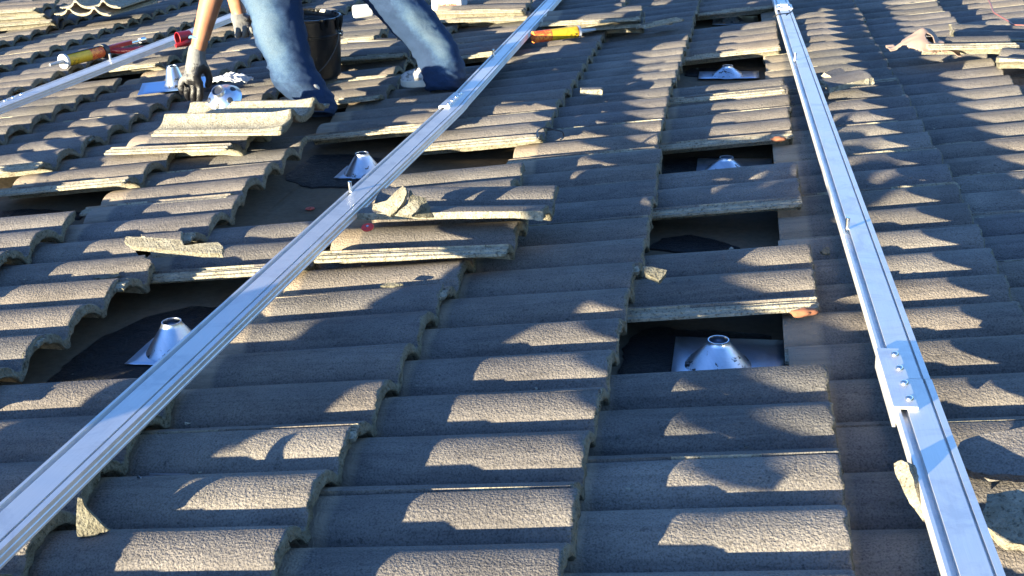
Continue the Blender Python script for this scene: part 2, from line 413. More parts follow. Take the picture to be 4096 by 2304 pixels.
slab(K((815,1115),(832,1170),(950,1200),(990,1290),(1030,1385),(900,1380),(745,1376),(795,1250)), b_+Vector((.02,.012,0)), (.7,-1,.6), .010, 'grey triangular shard behind the pale standing shard', T_GREY, .008)
slab(K((705,1360),(722,1335),(875,1232),(903,1243),(925,1290),(900,1342),(850,1383),(765,1376)), b_+Vector((.0,-.035,0)), (.1,-1,.9), .012, 'small ribbed shard leaning against the upright shard', T_MIDG, .004)
slab([(202,1251),(212,1251),(222,1272),(250,1300),(283,1334),(262,1338),(247,1347),(206,1346),(203,1310)], up(*D_(225, 1346), -.030), (.25,-1,.55), .010, 'small triangular grey shard beside the lower end of the middle rail', None, .010)
slab([(1617,679),(1640,680),(1677,690),(1672,702),(1657,716),(1640,706),(1625,698)], up(*D_(1650, 715), -.006), (.1,-.5,1), .012, 'pointed grey shard lying on the course of square holes')
slab([(957,722),(975,714),(1014,718),(990,724)], up(*D_(985, 722), -.012), (0,-.3,1), .004, 'flat triangular flake on a tile right of the middle rail')
slab([(238,703),(285,693),(300,690),(303,697),(290,703),(262,705)], up(*D_(270, 703), -.028), (0,-.3,1), .005, 'thin sliver lying in the valley of a left tile')
slab([(2062,636),(2078,626),(2086,629),(2088,642),(2070,642)], up(*D_(2075, 642), -.030), (0,-.4,1), .006, 'tiny chip beside the right rail bolt')
# --- broken tile of the left course
X0 = -2*EX+.02; Y0 = 7*PI_
me, c = piece_me('broken_tile', [((-.16, .15), (.75, .66))], 3)
e = Matrix.Translation((X0, Y0, .0)) @ Matrix.Rotation(-math.atan(TILT), 4, 'Y')
o = obj('broken_tile', me); o.matrix_basis = e @ Matrix.Translation(c); tag(o, 'cracked tile split across its far barrel left of the tar patch', 'roof tile')
me, c = piece_me('tile_shard', [((-.13, .15), (-.75, -.66)), ((-.03, .15), (.8, .3)), ((0, .09), (0, -1))], 3)
o = obj('tile_shard', me); o.matrix_basis = Matrix.Translation((.012, .008, .004)) @ e @ Matrix.Translation(c); tag(o, 'sunlit shard beside the crack of the split tile', 'tile shard')
# --- shards elsewhere
def shard(px, z, rz, cuts, label, seed=5, **k):
    me, c = piece_me('tile_shard', cuts, seed); q = up(*D_(*px), z); return loose((q.x, q.y, z), rz, label, me, name='tile_shard', **k)
shard((2140, 196), .03, 28, [((-.16, 0), (-1, 0)), ((0, .05), (0, 1)), ((0, -.05), (0, -1))], 'sunlit half barrel shard right of the right rail', 3, ry=-6)
shard((2105, 196), .03, 50, [((-.12, 0), (-1, 0)), ((0, .015), (0, 1)), ((0, -.045), (0, -1)), ((-.03, 0), (1, 0))], 'narrow dark shard leaning on the sunlit half barrel shard', 1, rx=25)
shard((1500, 230), .004, 3, [((-.075, 0), (-1, 0)), ((0, .012), (0, 1)), ((0, -.02), (0, -1))], 'little greenish chip lying in the joint right of middle rail', 2)
shard((1680, 55), .03, 50, [((-.20, 0), (-1, .2)), ((0, -.10), (0, 1)), ], 'flat ribbed shard near the top beyond the sealant cartridge', 4)
shard((1480, 120*.63), .0, 5, [((-.06, 0), (-1, 0)), ((0, .02), (0, 1)), ((0, -.02), (0, -1))], 'small grey chip on bare felt near the sealant cartridge', 4)
# --- lower right
# --- upper right
q = up(*D_(2392, 82), .05); loose((q.x+.03, q.y+.12, .04), 177, 'sunlit loose tile with a rough pale head at the upper right', ry=-2)
q = up(*D_(2518, 132), .06); loose((q.x+.02, q.y+.10, .055), 164, 'sunlit loose tile nearest the right frame edge with a chipped corner', ry=-2)
me, c = piece_me('broken_tile', [((-.30, 0), (-1, 0)), ((0, .0), (0, 1))], 4); q = up(*D_(2465, 116), .05)
loose((q.x+.02, q.y+.03, .045), 0, 'narrow broken tile strip between the two sunlit loose tiles', me, name='broken_tile')
# --- top: stacks
q = up(*D_(1620, 40), .04)
for k in range(2): loose((q.x-.01*k, q.y-.02*k, .035+.030*k), 3-k, ('lower', 'upper')[k]+' tile of the pair stacked above the sealant cartridge', ry=-2)
q = up(*D_(1205, 38), .03)
for k in range(2): loose((q.x+.22-.015*k, q.y+.14+.01*k, .022+.034*k), 4-3*k, ('lower', 'upper')[k]+' tile of the pair lying behind the cardboard box', ry=0)
q = up(*D_(150, 30), .05)
for k in range(3): loose((q.x-.02*k, q.y-.02*k, .035+.033*k), 14-3*k, ('bottom', 'middle', 'top')[k]+' tile of the stack in the upper left corner', ry=-1)
q = up(*D_(330, 8), .05)
for k in range(2): loose((q.x, q.y+.01*k, .05+.033*k), 84+6*k, ('lower', 'upper')[k]+' tile shown end on beside the upper left stack', flip=True)
q = up(*D_(1030, 125), .03); loose((q.x, q.y+.05, .038), 1, 'sunlit loose tile laid over its course right of the bucket', ry=-3)
q = up(*D_(955, 80), .04); loose((q.x, q.y+.04, .045), 3, 'loose tile just behind the bucket with a pale edge', ry=-3)
# unseen tile pile, added out of frame to cast the shade band mid-picture
for k in range(10):
    loose((-1.30+rnd.uniform(-.015, .015), -.775+rnd.uniform(-.015, .015), .040+.030*k), 50+rnd.uniform(-4, 4), 'tile of the unseen pile added to cast the shade band', group='unseen added shade-casting tiles')
# ------------------------------------------------------------------ mounting rails
RH = .022; RW = .066
def rail_profile():
    W, h = RW, RH
    return [(0,0),(0,h),(.005,h),(.0055,h-.009),(.0145,h-.009),(.015,h),(.052,h),(.0523,h-.006),(.056,h-.006),(.0563,h),(W,h),(W,h-.004),(W-.0012,h-.005),(W-.0012,h-.008),(W,h-.009),(W,h-.013),(W-.0012,h-.014),(W-.0012,.004),(W,.003),(W,0)]
def bolt_me(h=.034, r=.0045):
    mb = MB(); mb.lathe([(r,0),(r,h-.001),(r*.8,h)], 14, cap=True); mb.lathe([(.0075,0),(.0075,.003)], 6, cap=True)
    return mb.mesh('bolt', STEEL)
BOLT = bolt_me()
def head_me():
    mb = MB(); mb.lathe([(.0065,0),(.0062,.003),(.004,.0055),(.001,.006)], 14, cap=True); return mb.mesh('bolt_head', STEEL)
HEAD = head_me()
TEXT_INK = mat('ink', (.03,.03,.03), .6)
def text_mesh(txt, size, m, bend=None, ext=.0004):
    cu = bpy.data.curves.new('t', 'FONT'); cu.body = txt; cu.size = size; cu.extrude = 0; cu.align_x = 'CENTER'; cu.align_y = 'CENTER'; cu.resolution_u = 3
    o = bpy.data.objects.new('t', cu); COL.objects.link(o); bpy.context.view_layer.update()
    me = bpy.data.meshes.new_from_object(o.evaluated_get(bpy.context.evaluated_depsgraph_get())); bpy.data.objects.remove(o)
    me.materials.clear(); me.materials.append(m); return me
def rail(pts, label, y0, y1, splice=None, bolts=(), brk=None, frame=0):
    """pts: (pixel, top height) of points on the left top edge, near to far; straight between them"""
    Q = [up(*p, z)-Vector((0,0,RH)) for p, z in pts]
    def at(y):
        k = 0
        while k < len(Q)-2 and y > Q[k+1].y: k += 1
        return Q[k]+(Q[k+1]-Q[k])*((y-Q[k].y)/(Q[k+1].y-Q[k].y))
    t = (Q[frame+1]-Q[frame]).normalized(); n = t.cross(Vector((0,0,1))).normalized(); u = n.cross(t)
    fr = Matrix(((n.x, t.x, u.x, 0), (n.y, t.y, u.y, 0), (n.z, t.z, u.z, 0), (0, 0, 0, 1)))     # local x across the rail, y along it
    root = empty('mounting_rail', at((y0+y1)/2)); root.matrix_basis = Matrix.Translation(at((y0+y1)/2)) @ fr; inv = root.matrix_basis.inverted()
    tag(root, label, 'rail', 'aluminium rails laid across the roof')
    segs = [(y0, y1)] if splice is None else [(y0, splice-.0006), (splice+.0006, y1)]
    for k, (s0, s1) in enumerate(segs):
        mb = MB(); sh = -.0014*k; nseg = 40; rings = []
        for q_ in range(nseg+1):
            p = inv @ at(s0+(s1-s0)*q_/nseg); rings.append([p+Vector((x_+sh, 0, z_)) for x_, z_ in rail_profile()])
        mb.loops(rings, True); obj('rail_body', mb.mesh('rail_body', ALU, smooth=False, bevel=0), root)
    for y in bolts:
        p = inv @ at(y); o = obj('bolt', BOLT, root, (p.x+.010, p.y, p.z+RH-.0088)); o.rotation_euler = (rnd.uniform(-.06,.06), rnd.uniform(-.06,.06), 0)
    if brk:
        yb, L_, n_ = brk; p = inv @ at(yb)
        mb = MB(); mb.prism([(-.0052,-.0075),(-.0052,RH+.0052),(.030,RH+.0052),(.030,RH+.0006),(-.0006,RH+.0006),(-.0006,-.0075)], 0, L_, Matrix(((1,0,0,p.x),(0,0,1,p.y),(0,1,0,p.z),(0,0,0,1))))
        br = obj('splice_bracket', mb.mesh('splice_bracket', ALU, smooth=False), root)
        for k in range(n_):
            obj('screw', HEAD, br, (p.x+.021, p.y+L_*(.12+.76*k/(n_-1)), p.z+RH+.0050))
    return root, at, inv
def yof(px, z): return up(*px, z).y
R1 = [((0,2009), .105), ((1768,425), .049), ((2181,0), .030)]; Z2 = .037; Z3 = .056
y_s1 = yof((1768, 425), .054); y_s2 = yof((3640, 1640), Z2)
rail(R1, 'long aluminium rail crossing the picture from the lower left to the top', -.85, 5.0, y_s1+.10, (yof((2000,215), .05), yof((1425,770), .07)), (y_s1, .21, 4), 0)
r2 = rail([((3426,1100), Z2), ((3138,145), Z2)], 'aluminium rail running up the right side with a four screw splice bracket', -.75, 4.55, y_s2+.105, (yof((3395,915), Z2), yof((3188,240), Z2)), (y_s2, .205, 4))
r3 = rail([((0,405), Z3), ((930,50), Z3)], 'farther aluminium rail at the upper left under the sealant gun', 1.2, 5.2, None, (yof((440,240), Z3),), None)
for k, (px, py) in enumerate(((20,404),(52,391),(86,378))):
    l_ = r3[2] @ up(px, py, Z3); obj('screw', HEAD, r3[0], (l_.x, l_.y, RH))
# end clamp at the far end of the right rail
q = up(3140, 25, Z2+.006); l_ = r2[2] @ q
mb = MB(); mb.box((-.003,-.055,RH+.0008), (.07,.055,RH+.006)); mb.box((.02,-.02,RH+.006), (.05,.03,RH+.016))
cl = obj('end_clamp', mb.mesh('end_clamp', ALU, smooth=False, bevel=.001), r2[0], (0, l_.y, 0))
for x_, y_ in ((.012,-.035),(.058,-.03),(.012,.035),(.058,.038)): obj('screw', HEAD, cl, (x_, y_, RH+.006))
# hand lettering on the bracket's end face
tm = text_mesh('KSHG', .0045, TEXT_INK); br = [o for o in r2[0].children if o.name.startswith('splice_bracket')][0]
p = r2[2] @ r2[1](y_s2)
o = obj('lettering', tm, br); o.matrix_basis = Matrix.Translation((-.0029, p.y-.0004, .006)) @ Matrix(((0,1,0,0),(0,0,-1,0),(-1,0,0,0),(0,0,0,1))) 

# ------------------------------------------------------------------ pipe flashings on the felt, tar
def tar_material():
    m = mat('roofing_tar', (.004,.0045,.006), .5, spec=.3); tc = N(m, 'ShaderNodeTexCoord'); v = tc.outputs['Object']
    a = noise_tex(m, v, 26, 6, .7, 1.2); b = noise_tex(m, v, 140, 4, .7)
    r = N(m, 'ShaderNodeMapRange'); r.inputs[3].default_value = .30; r.inputs[4].default_value = .85; L(m, a.outputs[0], r.inputs[0]); L(m, r.outputs[0], P(m).inputs['Roughness'])
    sp = ramp(m, noise_tex(m, v, 90, 3, .5).outputs[0], [(.74, (.006,.0065,.008)), (.78, (.09,.085,.08))]); L(m, sp.outputs[0], P(m).inputs['Base Color'])
    L(m, bump(m, b.outputs[0], .8, .006, bump(m, a.outputs[0], 1, .02)), P(m).inputs['Normal']); return m
TAR = tar_material()
def tar(px, label, z=DECK+.0055, name='tar_patch'):
    pts = [up(x, y, z) for x, y in px]; c = sum(pts, Vector())/len(pts); out = []
    n = len(pts)
    for k in range(n):
        for s_ in range(7):
            p = pts[k].lerp(pts[(k+1) % n], s_/7); r = noise.noise(p*14)*.012+noise.noise(p*45)*.006+noise.noise(p*120)*.002
            out.append(p+(p-c).normalized()*r)
    mb = MB(); rings = []
    for f in (1.012, 1, .93, .8, .6, .35, .1):
        hz = {1.012: -.006, 1: -.001, .93: .001, .8: .002}.get(f, .002)
        rings.append([Vector((c.x+(p.x-c.x)*f, c.y+(p.y-c.y)*f, z+hz+noise.noise(Vector((p.x*f, p.y*f, f))*40)*.0012)) for p in out])
    mb.loops(rings, True); return tag(obj(name, mb.mesh(name, TAR)), label, 'tar patch')
def stain(m):
    b_ = P(m).inputs['Base Color'].links[0].from_socket; tc = N(m, 'ShaderNodeTexCoord'); sp = N(m, 'ShaderNodeSeparateXYZ'); L(m, tc.outputs['Object'], sp.inputs[0]); oi = N(m, 'ShaderNodeObjectInfo')
    va = N(m, 'ShaderNodeVectorMath', operation='ADD'); cx = N(m, 'ShaderNodeCombineXYZ'); L(m, math_n(m, 'MULTIPLY', oi.outputs['Random'], 9.0), cx.inputs[0]); L(m, tc.outputs['Object'], va.inputs[0]); L(m, cx.outputs[0], va.inputs[1])
    n_ = noise_tex(m, va.outputs[0], 34, 6, .7, .8); f = math_n(m, 'SUBTRACT', n_.outputs[0], math_n(m, 'MULTIPLY', sp.outputs[2], 3.2)); r_ = ramp(m, f, [(.50, (0,0,0)), (.54, (1,1,1))])
    L(m, mix(m, r_.outputs[0], b_, (.012,.013,.016)), P(m).inputs['Base Color']); L(m, math_n(m, 'SUBTRACT', 1, r_.outputs[0]), P(m).inputs['Metallic'])
stain(GALV)
tar([(170,1535),(290,1430),(420,1340),(590,1262),(760,1225),(920,1222),(1050,1290),(930,1420),(760,1545),(520,1565)], 'wide black tar patch around the flashing cone nearest the left rail')
tar([(1130,720),(1190,660),(1260,620),(1370,615),(1600,640),(1600,735),(1420,745),(1250,745)], 'black tar patch under the flashing cone behind the middle rail')
tar([(2480,1490),(2490,1390),(2560,1320),(2640,1305),(2760,1318),(2960,1325),(3070,1340),(3060,1372),(2760,1376),(2745,1430),(2730,1490)], 'glossy black tar beside the large flashing cone in the nearest square hole')
tar([(2590,990),(2640,950),(2760,940),(2900,965),(2960,990),(2900,1002),(2700,1004)], 'torn tar patch in the square hole without a cone')
tar([(2650,690),(2670,640),(2800,625),(3030,635),(3060,670),(3050,690)], 'black tar in the shaded hole behind its nearly hidden cone')
tar([(2735,300),(2760,272),(2860,270),(3000,282),(3010,300),(2900,312)], 'tar smears left of the far lit flashing plate')
tar([(0,870),(0,845),(100,835),(230,838),(330,850),(310,872)], 'tar strip in the hole at the left frame edge')
PLATE = metal_material('flashing_plate', (.66,.74,.86), .38, (20,20,20))
def flashing(px, ytop, label, rb=.060, rt=.0185, plate=(-.085,-.10,.13,.12), z0=DECK+.0085, h=None, rot=(0,0,0), mats=(GALV, PLATE), col=.001):
    q = up(*px, z0) if len(px) == 2 else Vector(px)
    if h is None: h = zat(q.x, q.y, ytop)-z0
    root = empty('pipe_flashing', q, rot); tag(root, label, 'flashing', 'steel pipe flashings')
    mb = MB(); mb.lathe([(rb+.004,0),(rb,.002),(rb-.006,.010),(rt+.005,h-.010),(rt+.0015,h-.004),(rt+.0012,h),(rt-.0006,h),(rt-.001,h-.005),(rt+.003,h-.014),(rb-.014,.012)], 48)
    obj('cone', mb.mesh('cone', mats[0], angle=70), root)
    a, b, c, d = plate; mb = MB(); n = 8
    g = [(a+(c-a)*i/n, b+(d-b)*j/n, .0012+.0012*noise.noise(Vector((i*.6, j*.6, q.x*7)))) for i in range(n+1) for j in range(n+1)]
    mb.add(g, [(i*(n+1)+j, (i+1)*(n+1)+j, (i+1)*(n+1)+j+1, i*(n+1)+j+1) for i in range(n) for j in range(n)])
    p_ = obj('base_plate', mb.mesh('base_plate', mats[1]), root)
    so_ = p_.modifiers.new('s', 'SOLIDIFY'); so_.thickness = .001
    return root
flashing((705,1400), 1285, 'bright steel flashing cone in the wide black tar patch at left', plate=(-.075,-.075,.10,.05))
flashing((1455,692), 612, 'steel flashing cone partly hidden by the middle rail', plate=(-.075,-.06,.09,.07))
flashing((2872,1462), 1358, 'largest flashing cone in the nearest square hole', rb=.062)
flashing((2905,682), 628, 'flashing cone whose upper half shows in the shaded square hole')
flashing((2910,302), 262, 'flashing cone on a bright plate in the far square hole', plate=(-.11,-.06,.12,.07))
flashing((2922,85), 52, 'farthest flashing cone at the top near the right rail end')
# ------------------------------------------------------------------ loose things
BLUE = mat('sky_tinted_plate', (.28,.46,.72), .32, .6)  # bluish sky reflection on the bare plate, put into its base colour
q = up(*D_(440, 206), .02)
flashing((q.x, q.y, .006), 0, 'loose flashing cone with sky-tinted plate lying beside the gloved hand', h=.075, rb=.042, rt=.017, plate=(-.13,-.085,.12,.085), rot=(.05,-.03,.35), mats=(GALV, BLUE))
WH = mat('white_plastic', (.50,.52,.55), .45, spec=.4)
def grid_cloth(name, px, z, sx, sy, f, m, label, cat, rz=0, n=36, outline=None, th=.0015):
    q = up(*D_(*px), z); mb = MB(); idx = {}; vs = []; fs = []
    for i in range(n+1):
        for j in range(n+1):
            u, v = i/n*2-1, j/n*2-1; idx[(i, j)] = len(vs); vs.append((u*sx, v*sy, f(u, v)))
    for i in range(n):
        for j in range(n):
            if outline is None or outline((i+.5)/n*2-1, (j+.5)/n*2-1): fs.append((idx[(i,j)], idx[(i+1,j)], idx[(i+1,j+1)], idx[(i,j+1)]))
    used = sorted({k for f_ in fs for k in f_}); mp = {k: i for i, k in enumerate(used)}
    mb.add([vs[k] for k in used], [tuple(mp[k] for k in f_) for f_ in fs])
    o = obj(name, mb.mesh(name, m), None, (q.x, q.y, z)); o.rotation_euler = (0, 0, R_(rz)); tag(o, label, cat)
    s_ = o.modifiers.new('s', 'SOLIDIFY'); s_.thickness = th; return o
nz = lambda u, v, s, k=0: noise.noise(Vector((u*s, v*s, k)))
grid_cloth('plastic_bag', (582, 203), .012, .075, .05, lambda u, v: .022*(1-u*u)*(1-v*v*.6)+.012*nz(u, v, 3, 2)+.005*nz(u, v, 8, 5), WH, 'crumpled white plastic bag behind the silver vent collar', 'plastic bag', -4, outline=lambda u, v: abs(v) < 1-.5*max(0, abs(u)-.4))
# vent collar
q = up(*D_(565, 262), .09); root = empty('vent_collar', (q.x, q.y+.005, .100), (R_(38), R_(-6), 0)); tag(root, 'silver dome collar with holes resting on the upside down tile', 'vent collar')
mb = MB(); mb.lathe([(.058,0),(.059,.004),(.055,.010),(.045,.024),(.030,.034),(.0205,.038)], 44); mb.lathe([(.0205,.037),(.0205,.052),(.0185,.052),(.0185,.020)], 32)
obj('dome', mb.mesh('dome', metal_material('cast_silver', (.80,.82,.86), .28, (10,10,10))), root)
DK = mat('dark_hole', (.02,.025,.04), .5)
mb = MB(); mb.lathe([(.0184,0),(.0001,0)], 28); obj('bore', mb.mesh('bore', DK), root, (0, 0, .047))
for a_ in (200, 262, 325, 30, 120):
    r_ = .042; x_, y_ = r_*math.cos(R_(a_)), r_*math.sin(R_(a_))
    mb = MB(); mb.lathe([(.0001,.0022),(.008,.0015),(.0095,0)], 18); o = obj('hole', mb.mesh('hole', DK), root, (x_, y_, .0262)); o.rotation_euler = Vector((math.cos(R_(a_))*.75, math.sin(R_(a_))*.75, .7)).to_track_quat('Z', 'Y').to_euler()
# bucket
TB = mat('tarry_bucket', (.010,.010,.012), .32, spec=.6); tc = N(TB, 'ShaderNodeTexCoord'); nn = noise_tex(TB, tc.outputs['Object'], 14, 6, .7)
L(TB, ramp(TB, nn.outputs[0], [(.5, (.005,.005,.006)), (.78, (.03,.026,.022))]).outputs[0], P(TB).inputs['Base Color']); L(TB, bump(TB, nn.outputs[0], .5, .006), P(TB).inputs['Normal'])
r_top, r_bot = .138, .134
q = up(*D_(747, 200), .0); BX, BY = q.x, q.y+.10; hb = zat(BX, BY, 38*1.59)
root = empty('tar_bucket', (BX, BY, .0), (0, R_(4), 0)); tag(root, 'black tar bucket with smeared rim standing behind the worker\'s front leg', 'bucket')
mb = MB(); mb.lathe([(r_bot-.004,0),(r_bot,.004),(r_bot+.001,.02),(r_top,hb-.07),(r_top+.003,hb-.068),(r_top+.003,hb-.060),(r_top,hb-.058),(r_top+.001,hb-.006),(r_top+.005,hb-.004),(r_top+.005,hb+.002),(r_top-.002,hb+.003),(r_top-.006,hb-.02),(r_bot-.004,.006)], 56, cap=True)
obj('pail', mb.mesh('pail', TB), root)
mb = MB(); rings = []
for f in (1, .8, .55, .3, .05):
    rings.append([Vector(((r_top-.007)*f*math.cos(t_*.1309), (r_top-.007)*f*math.sin(t_*.1309), hb-.018+.014*noise.noise(Vector((f*5, t_*.4, 1)))*(1 if f < 1 else .3))) for t_ in range(48)])
mb.loops(rings, True); obj('tar', mb.mesh('tar', TAR), root)
mb = MB()
for k in range(26):
    a_ = rnd.uniform(0, 6.28); r_ = r_top+.002; x_, y_ = r_*math.cos(a_), r_*math.sin(a_); l_ = rnd.uniform(.015, .06)
    mb.tube([(x_, y_, hb+.003), (x_*1.02, y_*1.02, hb-l_*.5), (x_*1.015, y_*1.015, hb-l_)], [.010, .006, .002], 8)
obj('rim_smears', mb.mesh('rim_smears', TAR), root)
mb = MB(); pts = []
for k in range(25):
    a_ = math.pi*k/24; pts.append((r_top*1.05*math.cos(a_), -.03-.055*math.sin(a_)-.075*math.sin(a_), hb-.06-.165*math.sin(a_)))
pts = [(x_, -math.sqrt(max(0, (r_top*1.06)**2-x_*x_))*.98 if abs(x_) < r_top*1.06 else 0, z_) for x_, y_, z_ in pts]
mb.tube(pts, .0022, 8); obj('handle', mb.mesh('handle', mat('handle_wire', (.12,.115,.11), .4, .8)), root)
mb = MB(); mb.tube([(r_top+.001,0,hb-.06),(r_top+.014,0,hb-.06)], .011, 14); obj('handle_lug', mb.mesh('handle_lug', STEEL), root)
# cartridges
YEL = mat('yellow_label', (.62,.42,.02), .5, spec=.5); ORG = mat('orange_label', (.55,.07,.02), .5, spec=.5); RED = mat('red_paint', (.28,.012,.016), .35, spec=.6)
BLK = mat('black_frame', (.02,.02,.022), .45); GRY = mat('grey_plastic', (.42,.44,.46), .5)
for m_, c2 in ((YEL, (.55,.33,.01)), (ORG, (.85,.32,.05))):
    tc = N(m_, 'ShaderNodeTexCoord'); nn = noise_tex(m_, tc.outputs['Object'], 55, 3, .6, 2); L(m_, ramp(m_, nn.outputs[0], [(.48, tuple(P(m_).inputs['Base Color'].default_value)[:3]), (.60, c2)]).outputs[0], P(m_).inputs['Base Color'])
def bent_text(txt, size, R, along, ang, m, parent, rot=0):
    me = text_mesh(txt, size, m)
    for v in me.vertices:
        x, y = v.co.x, v.co.y; x, y = x*math.cos(rot)-y*math.sin(rot), x*math.sin(rot)+y*math.cos(rot)
        t_ = ang-y/R; v.co = (along+x, R*math.cos(t_), R*math.sin(t_))
    return obj('lettering', me, parent)
def cartridge(root, r=.0245, L_=.215):
    X = Matrix(((0,0,1,0),(1,0,0,0),(0,1,0,0),(0,0,0,1)))          # lathe axis along x, nozzle towards -x
    def lat(name, prof, m, n=32): mb = MB(); mb.lathe(prof, n, X, cap=False); return obj(name, mb.mesh(name, m), root)
    lat('nozzle', [(.0025,-.075),(.0048,-.074),(.0085,-.02),(.010,-.004),(.0235,.0)], GRY)
    lat('cap', [(.0235,0),(r+.0008,.001),(r+.0008,.012),(r,.012)], WH)
    lb = lat('yellow_wrapper', [(r,.012),(r,.135)], YEL); lat('orange_wrapper', [(r,.135),(r,L_),(r-.003,L_),(.001,L_-.002)], ORG)
    return lb
# gun
a = up(*D_(160, 152), .038); b = up(*D_(318, 112), .038); d = (b-a); d.z = 0; az_ = math.atan2(d.y, d.x)
root = empty('sealant_gun', (a.x, a.y, .034), (0, 0, az_)); tag(root, 'red and black caulking gun loaded with a yellow sealant cartridge by the far rail', 'caulking gun')
cart = empty('cartridge', (0,0,0)); cart.parent = root; lb = cartridge(cart)
bent_text('RAIN', .021, .0250, .036, R_(142+90), BLK, lb, math.pi/2)
bent_text('BUSTER', .013, .0250, .058, R_(142+90), BLK, lb, math.pi/2)
for k in range(6): bent_text('seals leaks at once', .0052, .0250, .074+.009*k, R_(232), mat('small_print', (.35,.20,.01), .5), lb, math.pi/2)
mb = MB()
for t_ in range(1):
    rings = []
    for x_ in (0, .05, .1, .15, .21):
        rings.append([Vector((x_, .0275*math.cos(R_(g_)), .0275*math.sin(R_(g_)))) for g_ in range(-40, 111, 10)]+[Vector((x_, .0265*math.cos(R_(g_)), .0265*math.sin(R_(g_)))) for g_ in range(110, -41, -10)])
    mb.loops(rings, True)
obj('cradle', mb.mesh('cradle', BLK), root)
XA = Matrix(((0,0,1,0),(1,0,0,0),(0,1,0,0),(0,0,0,1)))
mb = MB(); mb.lathe([(.012,-.006),(.030,-.005),(.031,0),(.030,.008),(.028,.008)], 32, XA); obj('front_plate', mb.mesh('front_plate', GRY), root)
mb = MB(); mb.lathe([(.024,.208),(.0305,.209),(.0305,.232),(.020,.236),(.004,.237)], 32, XA); obj('rear_cap', mb.mesh('rear_cap', BLK), root)
mb = MB(); mb.box((.236,-.012,-.010), (.30,.012,.016)); mb.box((.25,-.010,-.0), (.385,.010,.018)); mb.tube([(.262,0,-.004),(.30,-.05,-.012),(.37,-.085,-.016)], [.012,.013,.011], 12); mb.tube([(.30,0,-.004),(.33,-.03,-.01),(.40,-.055,-.012)], [.007,.007,.006], 10)
obj('handle', mb.mesh('handle', RED, bevel=.002), root)
mb = MB(); mb.tube([(.236,0,.004),(.46,0,.006)], .004, 8); mb.tube([(.44,0,.006),(.47,0,.006)], .012, 14); obj('plunger_rod', mb.mesh('plunger_rod', STEEL), root)
# bare cartridge beyond the middle rail
a = up(*D_(1458, 78), .026); b = up(*D_(1345, 92), .026); d = (b-a); az_ = math.atan2(d.y, d.x)
root = empty('sealant_cartridge', (a.x, a.y, .024), (0, 0, az_)); tag(root, 'yellow and red sealant cartridge lying right of the middle rail', 'cartridge')
lb = cartridge(root); bent_text('RAIN', .021, .0250, .028, R_(-52), BLK, lb, math.pi/2); bent_text('BUSTER', .012, .0250, .050, R_(-52), BLK, lb, math.pi/2)
mb = MB(); mb.lathe([(.0252,.004),(.0252,.015)], 32, XA); obj('red_band', mb.mesh('red_band', RED), root)
# red tube tool on the far rail beside the arm
q = up(*D_(462, 95), Z3+.03); root = empty('red_clamp', (q.x, q.y, Z3), (0, 0, .9)); tag(root, 'dark red tubular clamp resting on the far rail behind the forearm', 'clamp')
mb = MB(); mb.lathe([(.026,-.03),(.028,-.028),(.028,.028),(.026,.03),(.024,.028),(.024,-.028),(.026,-.03)], 28, Matrix.Translation((0,0,.03)) @ XA); obj('collar', mb.mesh('collar', RED), root)
mb = MB(); mb.tube([(-.05,-.02,.006),(0,-.02,.012),(.06,-.015,.006)], [.008,.016,.010], 14); obj('foot', mb.mesh('foot', RED), root)
# cardboard box
CARD = mat('grey_cardboard', (.42,.41,.45), .8); q = up(*D_(1125, 43), 0); SCL = 4700/(-(CR.transposed() @ (q-CP)).z)
wb = 78*1.59/SCL; root = empty('cardboard_box', (q.x, q.y, .0), (0, 0, R_(-3))); tag(root, 'grey cardboard box with a blue label and a red picture behind the rear leg', 'box')
mb = MB(); mb.box((-wb/2,0,0), (wb/2,.11,.235)); obj('carton', mb.mesh('carton', CARD, bevel=.002), root)
pc = mat('picture', (.5,.05,.02), .5); tc = N(pc, 'ShaderNodeTexCoord'); nn = noise_tex(pc, tc.outputs['Object'], 70, 3, .6, 1); L(pc, ramp(pc, nn.outputs[0], [(.4, (.25,.01,.01)), (.5, (.75,.12,.03)), (.6, (.85,.5,.3))]).outputs[0], P(pc).inputs['Base Color'])
mb = MB(); mb.box((-.042,-.0016,.032), (.048,-.0004,.064)); obj('picture', mb.mesh('picture', pc), root)
mb = MB(); mb.box((-.052,-.0016,.088), (.058,-.0004,.15)); bl = obj('blue_label', mb.mesh('blue_label', mat('label_blue', (.35,.66,.78), .5)), root)
mb = MB(); mb.tube([(-.03,-.003,.104),(-.01,-.003,.106),(.01,-.003,.104),(.035,-.003,.108)], [.003,.005,.003,.005], 8, flat=.2); obj('print', mb.mesh('print', TEXT_INK), bl)
# white bottle and brush
q = up(*D_(918, 27), .03); root = empty('white_bottle', (q.x, q.y, .03), (0, 0, .5)); tag(root, 'small white spray bottle lying behind the rear leg', 'bottle')
mb = MB(); mb.lathe([(.001,-.06),(.028,-.058),(.032,-.05),(.032,.03),(.012,.045)], 28, XA); obj('body', mb.mesh('body', WH), root)
mb = MB(); mb.lathe([(.013,.045),(.014,.08),(.001,.082)], 20, XA); mb.box((.05,-.05,-.01), (.085,0,.012)); obj('spray_head', mb.mesh('spray_head', WH, bevel=.002), root)
mb = MB(); mb.box((-.022,-.002,-.034), (.022,.045,-.032)); 
q = up(*D_(925, 98), .03); root = empty('tar_brush', (q.x, q.y, .012), (0, 0, .05)); tag(root, 'short black handled brush with pale bristles right of the bucket', 'brush')
mb = MB(); mb.tube([(-.09,0,.006),(-.085,0,.008),(.13,0,.010)], [.009,.013,.010], 12); obj('handle', mb.mesh('handle', BLK), root)
mb = MB()
